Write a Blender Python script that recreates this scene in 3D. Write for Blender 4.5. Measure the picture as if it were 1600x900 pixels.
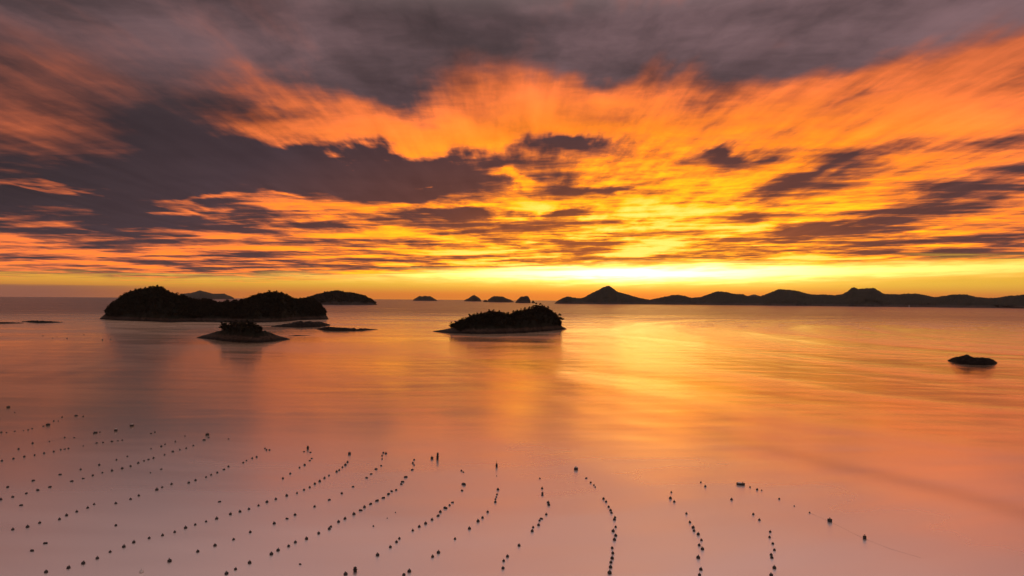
import bpy, bmesh, math, random
import numpy as np
from mathutils import Vector, Matrix

scene = bpy.context.scene
for o in list(bpy.data.objects):
    bpy.data.objects.remove(o, do_unlink=True)
COL = scene.collection

# ------------------------------------------------------------------ camera
CAM_H = 50.0                      # drone height above the sea, metres
FPX = 1067.0                      # focal length in pixels of a 1600 px wide frame
PITCH = math.atan(17.0 / FPX)
ROLL = 0.0075
fwd = Vector((0, math.cos(PITCH), math.sin(PITCH)))
_r = Vector((1, 0, 0)); _u = Vector((0, -math.sin(PITCH), math.cos(PITCH)))
rgt = _r * math.cos(ROLL) + _u * math.sin(ROLL)
upv = _u * math.cos(ROLL) - _r * math.sin(ROLL)
cam_data = bpy.data.cameras.new('camera')
cam = bpy.data.objects.new('camera', cam_data)
COL.objects.link(cam)
cam_data.sensor_width = 36.0
cam_data.lens = 36.0 * FPX / 1600.0
cam_data.clip_start = 0.5
cam_data.clip_end = 200000.0
cam.matrix_world = Matrix.Translation((0, 0, CAM_H)) @ Matrix((rgt, upv, -fwd)).transposed().to_4x4()
scene.camera = cam


def sight(px, py):
    """direction of sight through a point of the 1600x900 photograph"""
    return fwd * FPX + rgt * (px - 800.0) + upv * (450.0 - py)


def on_sea(px, py, z=0.0):
    d = sight(px, py)
    t = (z - CAM_H) / d.z
    return Vector((d.x * t, d.y * t, z))


def at_range(px, py, rng):
    """point on the line of sight at a horizontal distance rng"""
    d = sight(px, py)
    t = rng / math.hypot(d.x, d.y)
    return Vector((d.x * t, d.y * t, CAM_H + d.z * t))


def azel(px, py):
    d = sight(px, py).normalized()
    return math.atan2(d.x, d.y), math.asin(d.z)


# ------------------------------------------------------------------ exposure, sampling
scene.view_settings.view_transform = 'Standard'
scene.view_settings.look = 'None'
scene.view_settings.gamma = 1.0
scene.view_settings.exposure = 0.0
scene.view_settings.use_curve_mapping = False
scene.cycles.use_denoising = True
scene.cycles.max_bounces = 6
scene.cycles.volume_bounces = 0
scene.cycles.sample_clamp_indirect = 8.0

# ------------------------------------------------------------------ node helpers


class G:
    """small wrapper round a node tree"""

    def __init__(self, tree):
        self.t = tree
        self.n = tree.nodes
        self.l = tree.links

    def put(self, sock, v):
        if isinstance(v, bpy.types.NodeSocket):
            self.l.new(v, sock)
        elif v is not None:
            sock.default_value = v

    def m(self, op, a, b=None, c=None, clamp=False):
        n = self.n.new('ShaderNodeMath'); n.operation = op; n.use_clamp = clamp
        self.put(n.inputs[0], a); self.put(n.inputs[1], b); self.put(n.inputs[2], c)
        return n.outputs[0]

    def v(self, op, a, b=None, c=None, scale=None):
        n = self.n.new('ShaderNodeVectorMath'); n.operation = op
        self.put(n.inputs[0], a); self.put(n.inputs[1], b)
        if c is not None: self.put(n.inputs[2], c)
        if scale is not None: self.put(n.inputs['Scale'], scale)
        return n.outputs['Value'] if op in ('DOT_PRODUCT', 'LENGTH', 'DISTANCE') else n.outputs[0]

    def sep(self, v):
        n = self.n.new('ShaderNodeSeparateXYZ'); self.put(n.inputs[0], v); return n.outputs

    def comb(self, x=0.0, y=0.0, z=0.0):
        n = self.n.new('ShaderNodeCombineXYZ')
        self.put(n.inputs[0], x); self.put(n.inputs[1], y); self.put(n.inputs[2], z)
        return n.outputs[0]

    def noise(self, vec, scale=1.0, detail=4.0, rough=0.5, dist=0.0, col=False):
        n = self.n.new('ShaderNodeTexNoise'); n.noise_dimensions = '3D'
        self.put(n.inputs['Vector'], vec)
        n.inputs['Scale'].default_value = scale; n.inputs['Detail'].default_value = detail
        n.inputs['Roughness'].default_value = rough; n.inputs['Distortion'].default_value = dist
        return n.outputs['Color'] if col else n.outputs['Fac']

    def smooth(self, v, lo, hi, a=0.0, b=1.0, kind='SMOOTHSTEP'):
        n = self.n.new('ShaderNodeMapRange'); n.interpolation_type = kind
        self.put(n.inputs[0], v)
        for i, q in zip((1, 2, 3, 4), (lo, hi, a, b)): self.put(n.inputs[i], q)
        return n.outputs[0]

    def ramp(self, fac, stops):
        n = self.n.new('ShaderNodeValToRGB'); r = n.color_ramp
        while len(r.elements) < len(stops): r.elements.new(0.5)
        for e, (p, c) in zip(r.elements, stops):
            e.position = p; e.color = (*c, 1.0)
        self.put(n.inputs[0], fac)
        return n.outputs[0]

    def mix(self, fac, a, b):
        n = self.n.new('ShaderNodeMix'); n.data_type = 'RGBA'
        self.put(n.inputs[0], fac)
        for s, q in ((n.inputs[6], a), (n.inputs[7], b)):
            self.put(s, (*q, 1.0) if isinstance(q, tuple) else q)
        return n.outputs[2]

    def mapping(self, vec, loc, rot, sc, kind='TEXTURE'):
        n = self.n.new('ShaderNodeMapping'); n.vector_type = kind
        self.put(n.inputs[0], vec)
        n.inputs[1].default_value = loc; n.inputs[2].default_value = rot; n.inputs[3].default_value = sc
        return n.outputs[0]


def lin(r, g, b):
    f = lambda c: (c / 255.0 / 12.92) if c <= 10.31 else ((c / 255.0 + 0.055) / 1.055) ** 2.4
    return (f(r), f(g), f(b))


# ------------------------------------------------------------------ world: dusk sky under a broken cloud deck
SUN_AZ, SUN_EL = azel(985, 428)
world = bpy.data.worlds.new('World'); scene.world = world
world.use_nodes = True
world.cycles.sampling_method = 'MANUAL'
world.cycles.sample_map_resolution = 1024
g = G(world.node_tree)
for n in list(g.n): g.n.remove(n)
D = g.n.new('ShaderNodeTexCoord').outputs['Generated']
dx, dy, dz = g.sep(D)
az = g.m('ARCTAN2', dx, dy)
el = g.m('ARCSINE', dz)
zc = g.m('MAXIMUM', dz, 0.0)
# the cloud deck is a flat layer overhead: project each direction onto it
inv = g.m('DIVIDE', 1.0, g.m('ADD', zc, 0.035))
pu = g.m('MULTIPLY', dx, inv)
pv = g.m('MULTIPLY', dy, inv)
P = g.comb(pu, pv, 0.0)
nd = g.noise(g.v('MULTIPLY', P, (1.6, 0.9, 1.0)), 1.0, 4.0, 0.55, 0.0, True)
ndx, ndy, ndz = g.sep(nd)
warp_u = g.m('MULTIPLY', g.m('SUBTRACT', ndx, 0.5), 0.9)
nA = g.noise(g.v('ADD', g.comb(g.m('MULTIPLY', pu, 1.3), g.m('MULTIPLY', pv, 1.1), 3.7), g.comb(warp_u, 0.0, 0.0)), 1.0, 8.0, 0.60)
nB = g.noise(g.comb(g.m('MULTIPLY', pu, 6.0), g.m('MULTIPLY', pv, 1.1), 9.1), 1.0, 4.0, 0.55)
pvt = g.m('MULTIPLY_ADD', g.m('MAXIMUM', pu, -0.5), 0.32, pv)      # cloud streets run a little aslant on the right
nC = g.noise(g.comb(g.m('MULTIPLY', pu, 0.50), g.m('MULTIPLY', pvt, 1.35), 5.3), 1.0, 7.0, 0.66, 0.3)
nF = g.noise(g.comb(g.m('MULTIPLY', pu, 17.0), g.m('MULTIPLY', pv, 1.6), 2.2), 1.0, 3.0, 0.55)
# large weather of the deck, with ragged edges
aw = g.m('MULTIPLY_ADD', g.m('SUBTRACT', ndx, 0.5), g.m('MULTIPLY_ADD', zc, 0.35, 0.05), az)
ew = g.m('MULTIPLY_ADD', g.m('SUBTRACT', ndy, 0.5), g.m('MULTIPLY', zc, 0.55), el)
ew = g.m('MULTIPLY_ADD', g.m('SUBTRACT', nB, 0.5), g.m('MULTIPLY', g.m('MULTIPLY', zc, zc), 0.9), ew)
AE = g.comb(aw, ew, 0.0)


def field(blobs, acc=0.0):
    for (px, py, rx, ry, rot, w) in blobs:
        a, e = azel(px, py)
        m_ = g.mapping(AE, (a, e, 0.0), (0, 0, math.radians(rot)), (rx / FPX, ry / FPX, 1.0))
        d2 = g.v('DOT_PRODUCT', m_, m_)
        acc = g.m('MULTIPLY_ADD', g.m('POWER', 0.36788, d2), w, acc)
    return acc


# (x, y, rx, ry, tilt, weight) in photograph pixels: + sunlit cloud, - shaded cloud
weather = [
    (425, 275, 260, 38, 0, -0.66), (110, 330, 210, 24, 0, -0.60), (660, 268, 140, 34, 3, -0.60),
    (270, 215, 100, 60, -20, -0.42), (470, 238, 120, 16, 0, -0.25), (200, 290, 130, 28, 0, -0.30), (420, 338, 330, 14, 4, 0.22), (640, 315, 160, 7, -4, 0.30),
    (560, 195, 190, 26, -6, 0.55), (380, 178, 80, 24, -14, 0.42), (760, 165, 160, 50, 4, 0.42),
    (850, 200, 190, 30, 2, 0.32), (1100, 160, 330, 62, 4, 0.44), (1480, 145, 230, 55, 6, 0.40),
    (1250, 215, 260, 50, 10, 0.16), (1480, 225, 150, 18, 12, 0.16),
    (700, 30, 420, 70, 0, -0.55), (1250, 10, 420, 50, 4, -0.60), (1540, 5, 260, 62, 0, -0.75), (1000, 120, 200, 26, 3, 0.25), (610, 130, 100, 36, -30, -0.30),
    (890, 232, 62, 13, 0, -0.60), (1130, 242, 60, 10, 5, -0.40), (1265, 272, 80, 14, 22, -0.40),
    (1225, 368, 100, 9, 8, -0.50), (1570, 278, 100, 20, 10, -0.28), (1440, 335, 150, 8, 9, -0.20),
    (1360, 262, 70, 12, 24, -0.25), (710, 332, 60, 13, 0, -0.55), (950, 288, 70, 6, 0, -0.35),
    (1340, 160, 50, 10, 12, -0.30), (1190, 322, 50, 8, 15, -0.25), (860, 350, 70, 7, 0, -0.25),
    (1000, 308, 190, 26, 2, 0.36), (860, 332, 120, 14, 0, 0.25), (300, 320, 75, 8, 8, 0.65),
    (440, 303, 40, 6, -10, 0.45), (60, 292, 110, 8, -2, 0.60), (660, 287, 40, 5, 0, 0.75),
    (800, 288, 40, 7, -6, 0.45), (100, 110, 150, 35, -12, 0.12), (60, 175, 150, 30, -15, 0.12),
    (150, 230, 130, 22, -10, 0.10),
    (255, 120, 70, 60, -25, -0.42), (100, 15, 260, 40, 0, -0.25), (395, 15, 80, 34, 0, 0.40), (640, 25, 90, 34, 0, 0.26), (810, 60, 40, 34, 80, 0.30), (100, 75, 150, 18, -10, 0.20), (300, 348, 110, 12, 0, -0.30),
    (220, 430, 150, 5, 0, -0.35),
]
bias = field(weather, 0.0)
# lower layers close to the horizon are mostly sunlit; overhead mostly not
base = g.smooth(el, 0.08, 0.42, 0.60, 0.38)
streak = g.m('MULTIPLY', g.m('SUBTRACT', nB, 0.5), g.smooth(el, 0.08, 0.30, 0.25, 1.0))
broad = g.m('MULTIPLY', g.m('SUBTRACT', nA, 0.5), g.smooth(el, 0.05, 0.34, 2.0, 1.5))
broad = g.m('MULTIPLY_ADD', g.m('SUBTRACT', nF, 0.5), g.smooth(el, 0.10, 0.30, 0.0, 0.28), broad)
flat = g.m('MULTIPLY', g.m('SUBTRACT', nC, 0.5), g.smooth(el, 0.05, 0.30, 2.6, 0.7))
s = g.m('ADD', g.m('ADD', base, bias), g.m('ADD', streak, g.m('ADD', broad, flat)))
soft = g.m('MULTIPLY', g.smooth(g.m('MULTIPLY', az, -1.0), 0.30, 0.55), g.smooth(el, 0.13, 0.20))      # thinner, more blurred veil on the left
soft = g.m('MAXIMUM', soft, g.smooth(el, 0.27, 0.37, 0.0, 0.8))
lit = g.smooth(s, g.m('MULTIPLY_ADD', soft, -0.45, 0.28), g.m('MULTIPLY_ADD', soft, 0.50, 0.86))

# nearness to the sun behind the deck
da = g.m('SUBTRACT', az, SUN_AZ)
de = g.m('SUBTRACT', el, SUN_EL)
q1 = g.m('ADD', g.m('POWER', g.m('ABSOLUTE', g.m('DIVIDE', da, 0.60)), 2.0), g.m('POWER', g.m('ABSOLUTE', g.m('DIVIDE', de, 0.225)), 2.0))
low = g.m('MULTIPLY', g.smooth(el, 0.04, 0.17, 0.58, 0.0), g.m('POWER', 0.36788, g.m('POWER', g.m('ABSOLUTE', g.m('DIVIDE', da, 1.1)), 2.0)))
heat = g.m('MAXIMUM', g.m('POWER', 0.36788, q1), low)
heat2 = g.m('MULTIPLY', heat, g.smooth(s, 0.35, 1.15, 0.55, 1.15))
lit_col = g.ramp(heat2, [(0.0, lin(122, 76, 68)), (0.10, lin(186, 94, 62)), (0.28, (1.05, 0.225, 0.055)),
                         (0.50, (1.40, 0.34, 0.022)), (0.74, (1.7, 0.66, 0.012)), (1.0, (1.9, 0.95, 0.16))])
dark_lo = g.ramp(heat, [(0.0, lin(43, 39, 43)), (0.30, lin(70, 54, 59)), (0.7, lin(106, 63, 54)), (1.0, lin(172, 90, 44))])
dark_hi = g.mix(g.smooth(nA, 0.3, 0.7), lin(74, 60, 62), lin(130, 101, 104))
dark = g.mix(g.smooth(el, 0.20, 0.36), dark_lo, dark_hi)
dark = g.v('SCALE', dark, scale=g.m('MULTIPLY_ADD', nB, 0.55, g.m('MULTIPLY_ADD', nC, 0.5, 0.48)))
# above the frame the unseen sky is made brighter, to lighten the near water
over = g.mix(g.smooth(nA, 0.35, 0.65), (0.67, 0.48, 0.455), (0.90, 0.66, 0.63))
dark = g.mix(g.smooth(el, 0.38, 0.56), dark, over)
shade = g.m('MULTIPLY_ADD', nF, 0.22, g.m('MULTIPLY_ADD', nB, 0.65, g.m('MULTIPLY_ADD', nA, 1.1, -0.10)))
lit_col = g.v('SCALE', lit_col, scale=g.smooth(el, 0.08, 0.22, 1.0, shade))
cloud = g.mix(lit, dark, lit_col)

# clear strip under the deck along the horizon
away = g.m('ABSOLUTE', da)
strip_hot = g.m('POWER', 0.36788, g.m('POWER', g.m('DIVIDE', away, 0.75), 2.0))
strip_top = g.mix(strip_hot, lin(244, 150, 44), lin(255, 214, 66))
strip_low = g.mix(strip_hot, lin(158, 90, 60), lin(248, 142, 44))
strip = g.mix(g.smooth(el, 0.004, 0.024), strip_low, strip_top)
bank = g.m('MULTIPLY', g.smooth(g.m('MULTIPLY', az, -1.0), 0.42, 0.62), g.smooth(g.m('MULTIPLY_ADD', nC, 0.006, el), 0.017, 0.014))
strip = g.mix(g.m('MULTIPLY', bank, 0.8), strip, lin(146, 94, 80))
core = g.m('POWER', 0.36788, g.m('ADD', g.m('POWER', g.m('ABSOLUTE', g.m('DIVIDE', g.m('SUBTRACT', az, SUN_AZ), 0.20)), 2.0),
                                g.m('POWER', g.m('ABSOLUTE', g.m('DIVIDE', g.m('SUBTRACT', ew, SUN_EL + 0.001), 0.011)), 2.0)))
core2 = g.m('POWER', 0.36788, g.m('ADD', g.m('POWER', g.m('ABSOLUTE', g.m('DIVIDE', g.m('SUBTRACT', az, SUN_AZ + 0.14), 0.60)), 2.0),
                                 g.m('POWER', g.m('ABSOLUTE', g.m('DIVIDE', g.m('SUBTRACT', ew, g.m('MULTIPLY_ADD', da, 0.012, SUN_EL + 0.001)), 0.008)), 2.0)))
strip = g.v('ADD', strip, g.v('SCALE', (5.2, 3.4, 1.2), scale=core))
strip = g.v('ADD', strip, g.v('SCALE', (1.2, 0.75, 0.24), scale=core2))
edge = g.m('ADD', el, g.m('MULTIPLY', g.m('SUBTRACT', nC, 0.5), 0.048))
cover = g.smooth(g.m('SUBTRACT', edge, g.smooth(az, -0.45, 0.25, -0.007, 0.017)), 0.026, 0.042)

sky = g.n.new('ShaderNodeTexSky'); sky.sky_type = 'NISHITA'; sky.sun_disc = False
sky.sun_elevation = SUN_EL; sky.sun_rotation = SUN_AZ; sky.altitude = 50.0
sky.air_density = 1.5; sky.dust_density = 3.0; sky.ozone_density = 1.0
bg_sky = g.n.new('ShaderNodeBackground'); g.l.new(sky.outputs[0], bg_sky.inputs[0]); bg_sky.inputs[1].default_value = 0.05
bg_low = g.n.new('ShaderNodeBackground'); g.l.new(strip, bg_low.inputs[0]); bg_low.inputs[1].default_value = 0.85
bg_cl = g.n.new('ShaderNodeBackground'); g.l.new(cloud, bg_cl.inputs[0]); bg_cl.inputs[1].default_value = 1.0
addn = g.n.new('ShaderNodeAddShader'); g.l.new(bg_sky.outputs[0], addn.inputs[0]); g.l.new(bg_low.outputs[0], addn.inputs[1])
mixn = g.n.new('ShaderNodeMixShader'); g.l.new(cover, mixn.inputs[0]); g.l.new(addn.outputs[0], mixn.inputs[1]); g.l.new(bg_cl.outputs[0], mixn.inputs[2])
out = g.n.new('ShaderNodeOutputWorld'); g.l.new(mixn.outputs[0], out.inputs[0])

# ------------------------------------------------------------------ sun, veiled by cloud on the horizon
sun_data = bpy.data.lights.new('sun', 'SUN')
sun_data.energy = 0.012
sun_data.angle = math.radians(12.0)
sun_data.color = (1.0, 0.55, 0.18)
sun = bpy.data.objects.new('sun', sun_data); COL.objects.link(sun)
sdir = Vector((math.sin(SUN_AZ) * math.cos(SUN_EL), math.cos(SUN_AZ) * math.cos(SUN_EL), math.sin(SUN_EL)))
sun.rotation_euler = sdir.to_track_quat('Z', 'Y').to_euler()

# ------------------------------------------------------------------ materials


def material(name):
    m = bpy.data.materials.new(name); m.use_nodes = True
    k = G(m.node_tree)
    b = k.n['Principled BSDF']
    return m, k, b


# ------------------------------------------------------------------ sea
SEA_R = 25000.0


def make_sea():
    m, k, b = material('sea_water')
    pos = k.n.new('ShaderNodeNewGeometry').outputs['Position']
    x, y, z = k.sep(pos)
    # slow currents smear the surface into long bands; the chop is averaged away
    w1 = k.noise(k.comb(k.m('MULTIPLY', x, 1 / 900.0), k.m('MULTIPLY', y, 1 / 700.0), 0.0), 1.0, 3.0, 0.5, 0.0, True)
    w = k.v('SCALE', k.v('SUBTRACT', w1, (0.5, 0.5, 0.5)), scale=300.0)
    q = k.v('ADD', pos, w)
    qx, qy, qz = k.sep(q)
    band = k.noise(k.comb(k.m('MULTIPLY', qx, 1 / 420.0), k.m('MULTIPLY', qy, 1 / 95.0), 0.0), 1.0, 5.0, 0.55)
    calm = k.noise(k.comb(k.m('MULTIPLY', qx, 1 / 60.0), k.m('MULTIPLY', qy, 1 / 18.0), 4.0), 1.0, 1.0, 0.4)
    fine = k.noise(k.comb(k.m('MULTIPLY', qx, 1 / 60.0), k.m('MULTIPLY', qy, 1 / 14.0), 4.0), 1.0, 2.0, 0.5)
    # on the right the current bends round towards the shore: bands along circles about a far centre
    rel = k.v('SUBTRACT', q, (1300.0, 1050.0, 0.0))
    rx, ry, rz = k.sep(rel)
    rad = k.v('LENGTH', rel); ang = k.m('ARCTAN2', ry, k.m('MULTIPLY', rx, -1.0))
    swirl = k.noise(k.comb(k.m('MULTIPLY', rad, 1 / 76.0), k.m('MULTIPLY', ang, 1.8), 7.0), 1.0, 5.0, 0.60)
    side = k.smooth(k.m('MULTIPLY_ADD', y, -0.10, x), -40.0, 120.0)
    mixf = k.n.new('ShaderNodeMix'); k.put(mixf.inputs[0], side); k.put(mixf.inputs[2], band); k.put(mixf.inputs[3], swirl)
    flow = mixf.outputs[0]
    smooth_flow = k.noise(k.comb(k.m('MULTIPLY', rad, 1 / 76.0), k.m('MULTIPLY', ang, 1.8), 7.0), 1.0, 2.0, 0.45)
    mott = k.m('MULTIPLY_ADD', fine, 0.3, k.m('MULTIPLY', flow, 0.7))
    # with distance, the waves' dimmer reflection is painted in as darker, less metallic colour
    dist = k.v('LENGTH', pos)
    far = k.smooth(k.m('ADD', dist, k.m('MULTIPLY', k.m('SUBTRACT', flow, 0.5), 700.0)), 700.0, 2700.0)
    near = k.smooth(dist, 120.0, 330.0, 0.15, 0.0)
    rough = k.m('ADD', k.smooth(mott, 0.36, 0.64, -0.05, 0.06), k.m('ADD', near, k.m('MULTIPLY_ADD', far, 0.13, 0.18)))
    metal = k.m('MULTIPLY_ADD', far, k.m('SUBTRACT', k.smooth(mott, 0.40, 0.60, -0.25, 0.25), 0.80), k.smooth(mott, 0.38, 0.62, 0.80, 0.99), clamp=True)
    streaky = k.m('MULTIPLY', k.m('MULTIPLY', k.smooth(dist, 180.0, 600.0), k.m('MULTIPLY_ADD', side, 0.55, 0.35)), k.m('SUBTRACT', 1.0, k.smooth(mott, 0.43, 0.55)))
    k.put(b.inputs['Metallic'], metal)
    tone = k.mix(k.smooth(dist, 170.0, 420.0), (0.95, 0.86, 0.83), (1.0, 0.74, 0.50))      # golden sky reflection farther out is painted into the base colour
    sheen_c = k.mix(streaky, tone, (0.26, 0.15, 0.09))  # dark streaks stand for weaker reflection, painted into the base colour
    # dark lane from the right: dim reflection painted into the water colour
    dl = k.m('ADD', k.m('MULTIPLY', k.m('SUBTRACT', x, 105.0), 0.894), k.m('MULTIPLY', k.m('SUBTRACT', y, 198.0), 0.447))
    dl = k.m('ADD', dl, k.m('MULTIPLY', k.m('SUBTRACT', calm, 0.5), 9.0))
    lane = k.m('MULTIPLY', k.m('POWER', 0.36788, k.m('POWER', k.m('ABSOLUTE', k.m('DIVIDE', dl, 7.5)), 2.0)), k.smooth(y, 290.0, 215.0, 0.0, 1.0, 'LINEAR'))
    sheen_c = k.mix(k.m('MULTIPLY', lane, 0.38), sheen_c, (0.46, 0.37, 0.37))
    k.put(b.inputs['Base Color'], k.mix(far, sheen_c, (0.14, 0.085, 0.065)))
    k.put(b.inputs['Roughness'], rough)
    b.inputs['IOR'].default_value = 1.36
    bump = k.n.new('ShaderNodeBump')
    bump.inputs['Strength'].default_value = 1.0
    bump.inputs['Distance'].default_value = 1.0
    h = k.m('ADD', k.m('MULTIPLY', smooth_flow, 1.6), k.m('MULTIPLY', calm, 0.22))
    k.put(bump.inputs['Height'], h)
    k.put(b.inputs['Normal'], bump.outputs[0])
    me = bpy.data.meshes.new('sea')
    bm = bmesh.new()
    bmesh.ops.create_circle(bm, cap_ends=True, segments=256, radius=SEA_R)
    bm.to_mesh(me); bm.free()
    o = bpy.data.objects.new('sea', me); COL.objects.link(o)
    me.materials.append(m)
    o['kind'] = 'structure'
    o['label'] = 'calm sea smeared smooth, mirroring the orange sunset'
    o['category'] = 'sea'
    return o


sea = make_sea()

# ------------------------------------------------------------------ helpers for things


def tag(o, label, cat=None, group=None, kind=None):
    if label: o['label'] = label
    if cat: o['category'] = cat
    if group: o['group'] = group
    if kind: o['kind'] = kind
    return o


def empty(name, loc=(0, 0, 0)):
    o = bpy.data.objects.new(name, None)
    o.empty_display_size = 1.0
    COL.objects.link(o); o.location = loc
    return o


def obj_from(name, verts, faces, mat, parent=None, smooth=False):
    me = bpy.data.meshes.new(name)
    me.from_pydata([tuple(v) for v in verts], [], [tuple(f) for f in faces])
    me.update()
    if smooth:
        me.polygons.foreach_set('use_smooth', [True] * len(me.polygons))
    o = bpy.data.objects.new(name, me); COL.objects.link(o)
    me.materials.append(mat)
    if parent: o.parent = parent
    return o


def obj_fast(name, verts, quads, mat, parent=None):
    """verts n x 3, quads m x 4 as numpy arrays"""
    me = bpy.data.meshes.new(name)
    me.vertices.add(len(verts)); me.vertices.foreach_set('co', verts.astype(np.float32).ravel())
    nf = len(quads)
    me.loops.add(nf * 4); me.loops.foreach_set('vertex_index', quads.astype(np.int32).ravel())
    me.polygons.add(nf)
    me.polygons.foreach_set('loop_start', np.arange(0, nf * 4, 4, dtype=np.int32))
    me.polygons.foreach_set('loop_total', np.full(nf, 4, dtype=np.int32))
    me.update(calc_edges=True)
    o = bpy.data.objects.new(name, me); COL.objects.link(o)
    me.materials.append(mat)
    if parent: o.parent = parent
    return o


# value noise on numpy arrays
_perm = np.random.RandomState(7).permutation(4096)


def _h(ix, iy):
    return _perm[(_perm[ix & 4095] + iy) & 4095] / 4095.0


def vnoise(x, y):
    ix = np.floor(x).astype(int); iy = np.floor(y).astype(int)
    fx = x - ix; fy = y - iy
    fx = fx * fx * (3 - 2 * fx); fy = fy * fy * (3 - 2 * fy)
    a = _h(ix, iy); b = _h(ix + 1, iy); c = _h(ix, iy + 1); d = _h(ix + 1, iy + 1)
    return (a * (1 - fx) + b * fx) * (1 - fy) + (c * (1 - fx) + d * fx) * fy - 0.5


def fbm(x, y, oct=5, gain=0.5):
    t = 0; a = 1.0
    for i in range(oct):
        t = t + a * vnoise(x + 17.3 * i, y - 9.1 * i)
        x = x * 2.03; y = y * 2.03; a *= gain
    return t


# ------------------------------------------------------------------ materials of land
def rock_material(name, lo, hi, veg=None, line=None):
    """bare rock; above `line` metres (ragged) low scrub if veg is given"""
    m, k, b = material(name)
    pos = k.n.new('ShaderNodeNewGeometry').outputs['Position']
    x, y, z = k.sep(pos)
    n1 = k.noise(pos, 0.12, 6.0, 0.6)
    n2 = k.noise(k.v('MULTIPLY', pos, (0.25, 0.25, 0.9)), 1.0, 5.0, 0.6)
    c = k.mix(k.smooth(n2, 0.35, 0.65), lo, hi)
    wet = k.smooth(k.m('MULTIPLY_ADD', n1, 3.5, z), 3.5, 5.5)
    c = k.mix(wet, (0.014, 0.012, 0.011), c)
    if veg:
        up = k.smooth(k.m('MULTIPLY_ADD', k.m('SUBTRACT', n1, 0.5), line * 1.2, z), line * 0.85, line * 1.15)
        c = k.mix(up, c, veg)
    k.put(b.inputs['Base Color'], c)
    b.inputs['Roughness'].default_value = 0.95; b.inputs['Specular IOR Level'].default_value = 0.12
    bp = k.n.new('ShaderNodeBump'); bp.inputs['Strength'].default_value = 0.8; bp.inputs['Distance'].default_value = 1.5
    k.put(bp.inputs['Height'], n2); k.put(b.inputs['Normal'], bp.outputs[0])
    return m


def leaf_material(name, c1, c2):
    m, k, b = material(name)
    pos = k.n.new('ShaderNodeNewGeometry').outputs['Position']
    n1 = k.noise(pos, 0.35, 3.0, 0.6)
    k.put(b.inputs['Base Color'], k.mix(k.smooth(n1, 0.35, 0.65), c1, c2))
    b.inputs['Roughness'].default_value = 0.85; b.inputs['Specular IOR Level'].default_value = 0.1
    return m


def bark_material():
    m, k, b = material('bark')
    pos = k.n.new('ShaderNodeTexCoord').outputs['Object']
    n1 = k.noise(k.v('MULTIPLY', pos, (6, 6, 1.2)), 1.0, 4.0, 0.6)
    k.put(b.inputs['Base Color'], k.mix(n1, (0.05, 0.035, 0.026), (0.11, 0.075, 0.055)))
    b.inputs['Roughness'].default_value = 0.95; b.inputs['Specular IOR Level'].default_value = 0.12
    return m


MAT_ROCK = rock_material('shore_rock', (0.020, 0.015, 0.012), (0.055, 0.038, 0.028), (0.010, 0.011, 0.007), 7.0)
MAT_REEF = rock_material('reef_rock', (0.008, 0.007, 0.006), (0.022, 0.018, 0.015))
MAT_FAR = rock_material('far_land', (0.02, 0.017, 0.015), (0.05, 0.04, 0.034), (0.014, 0.016, 0.010), 22.0)
MAT_PINE = leaf_material('pine_needles', (0.006, 0.008, 0.005), (0.018, 0.02, 0.010))
MAT_WOOD = leaf_material('broadleaf', (0.006, 0.007, 0.004), (0.028, 0.023, 0.012))
MAT_BARK = bark_material()

# ------------------------------------------------------------------ land masses built from shore and crest lines


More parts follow.
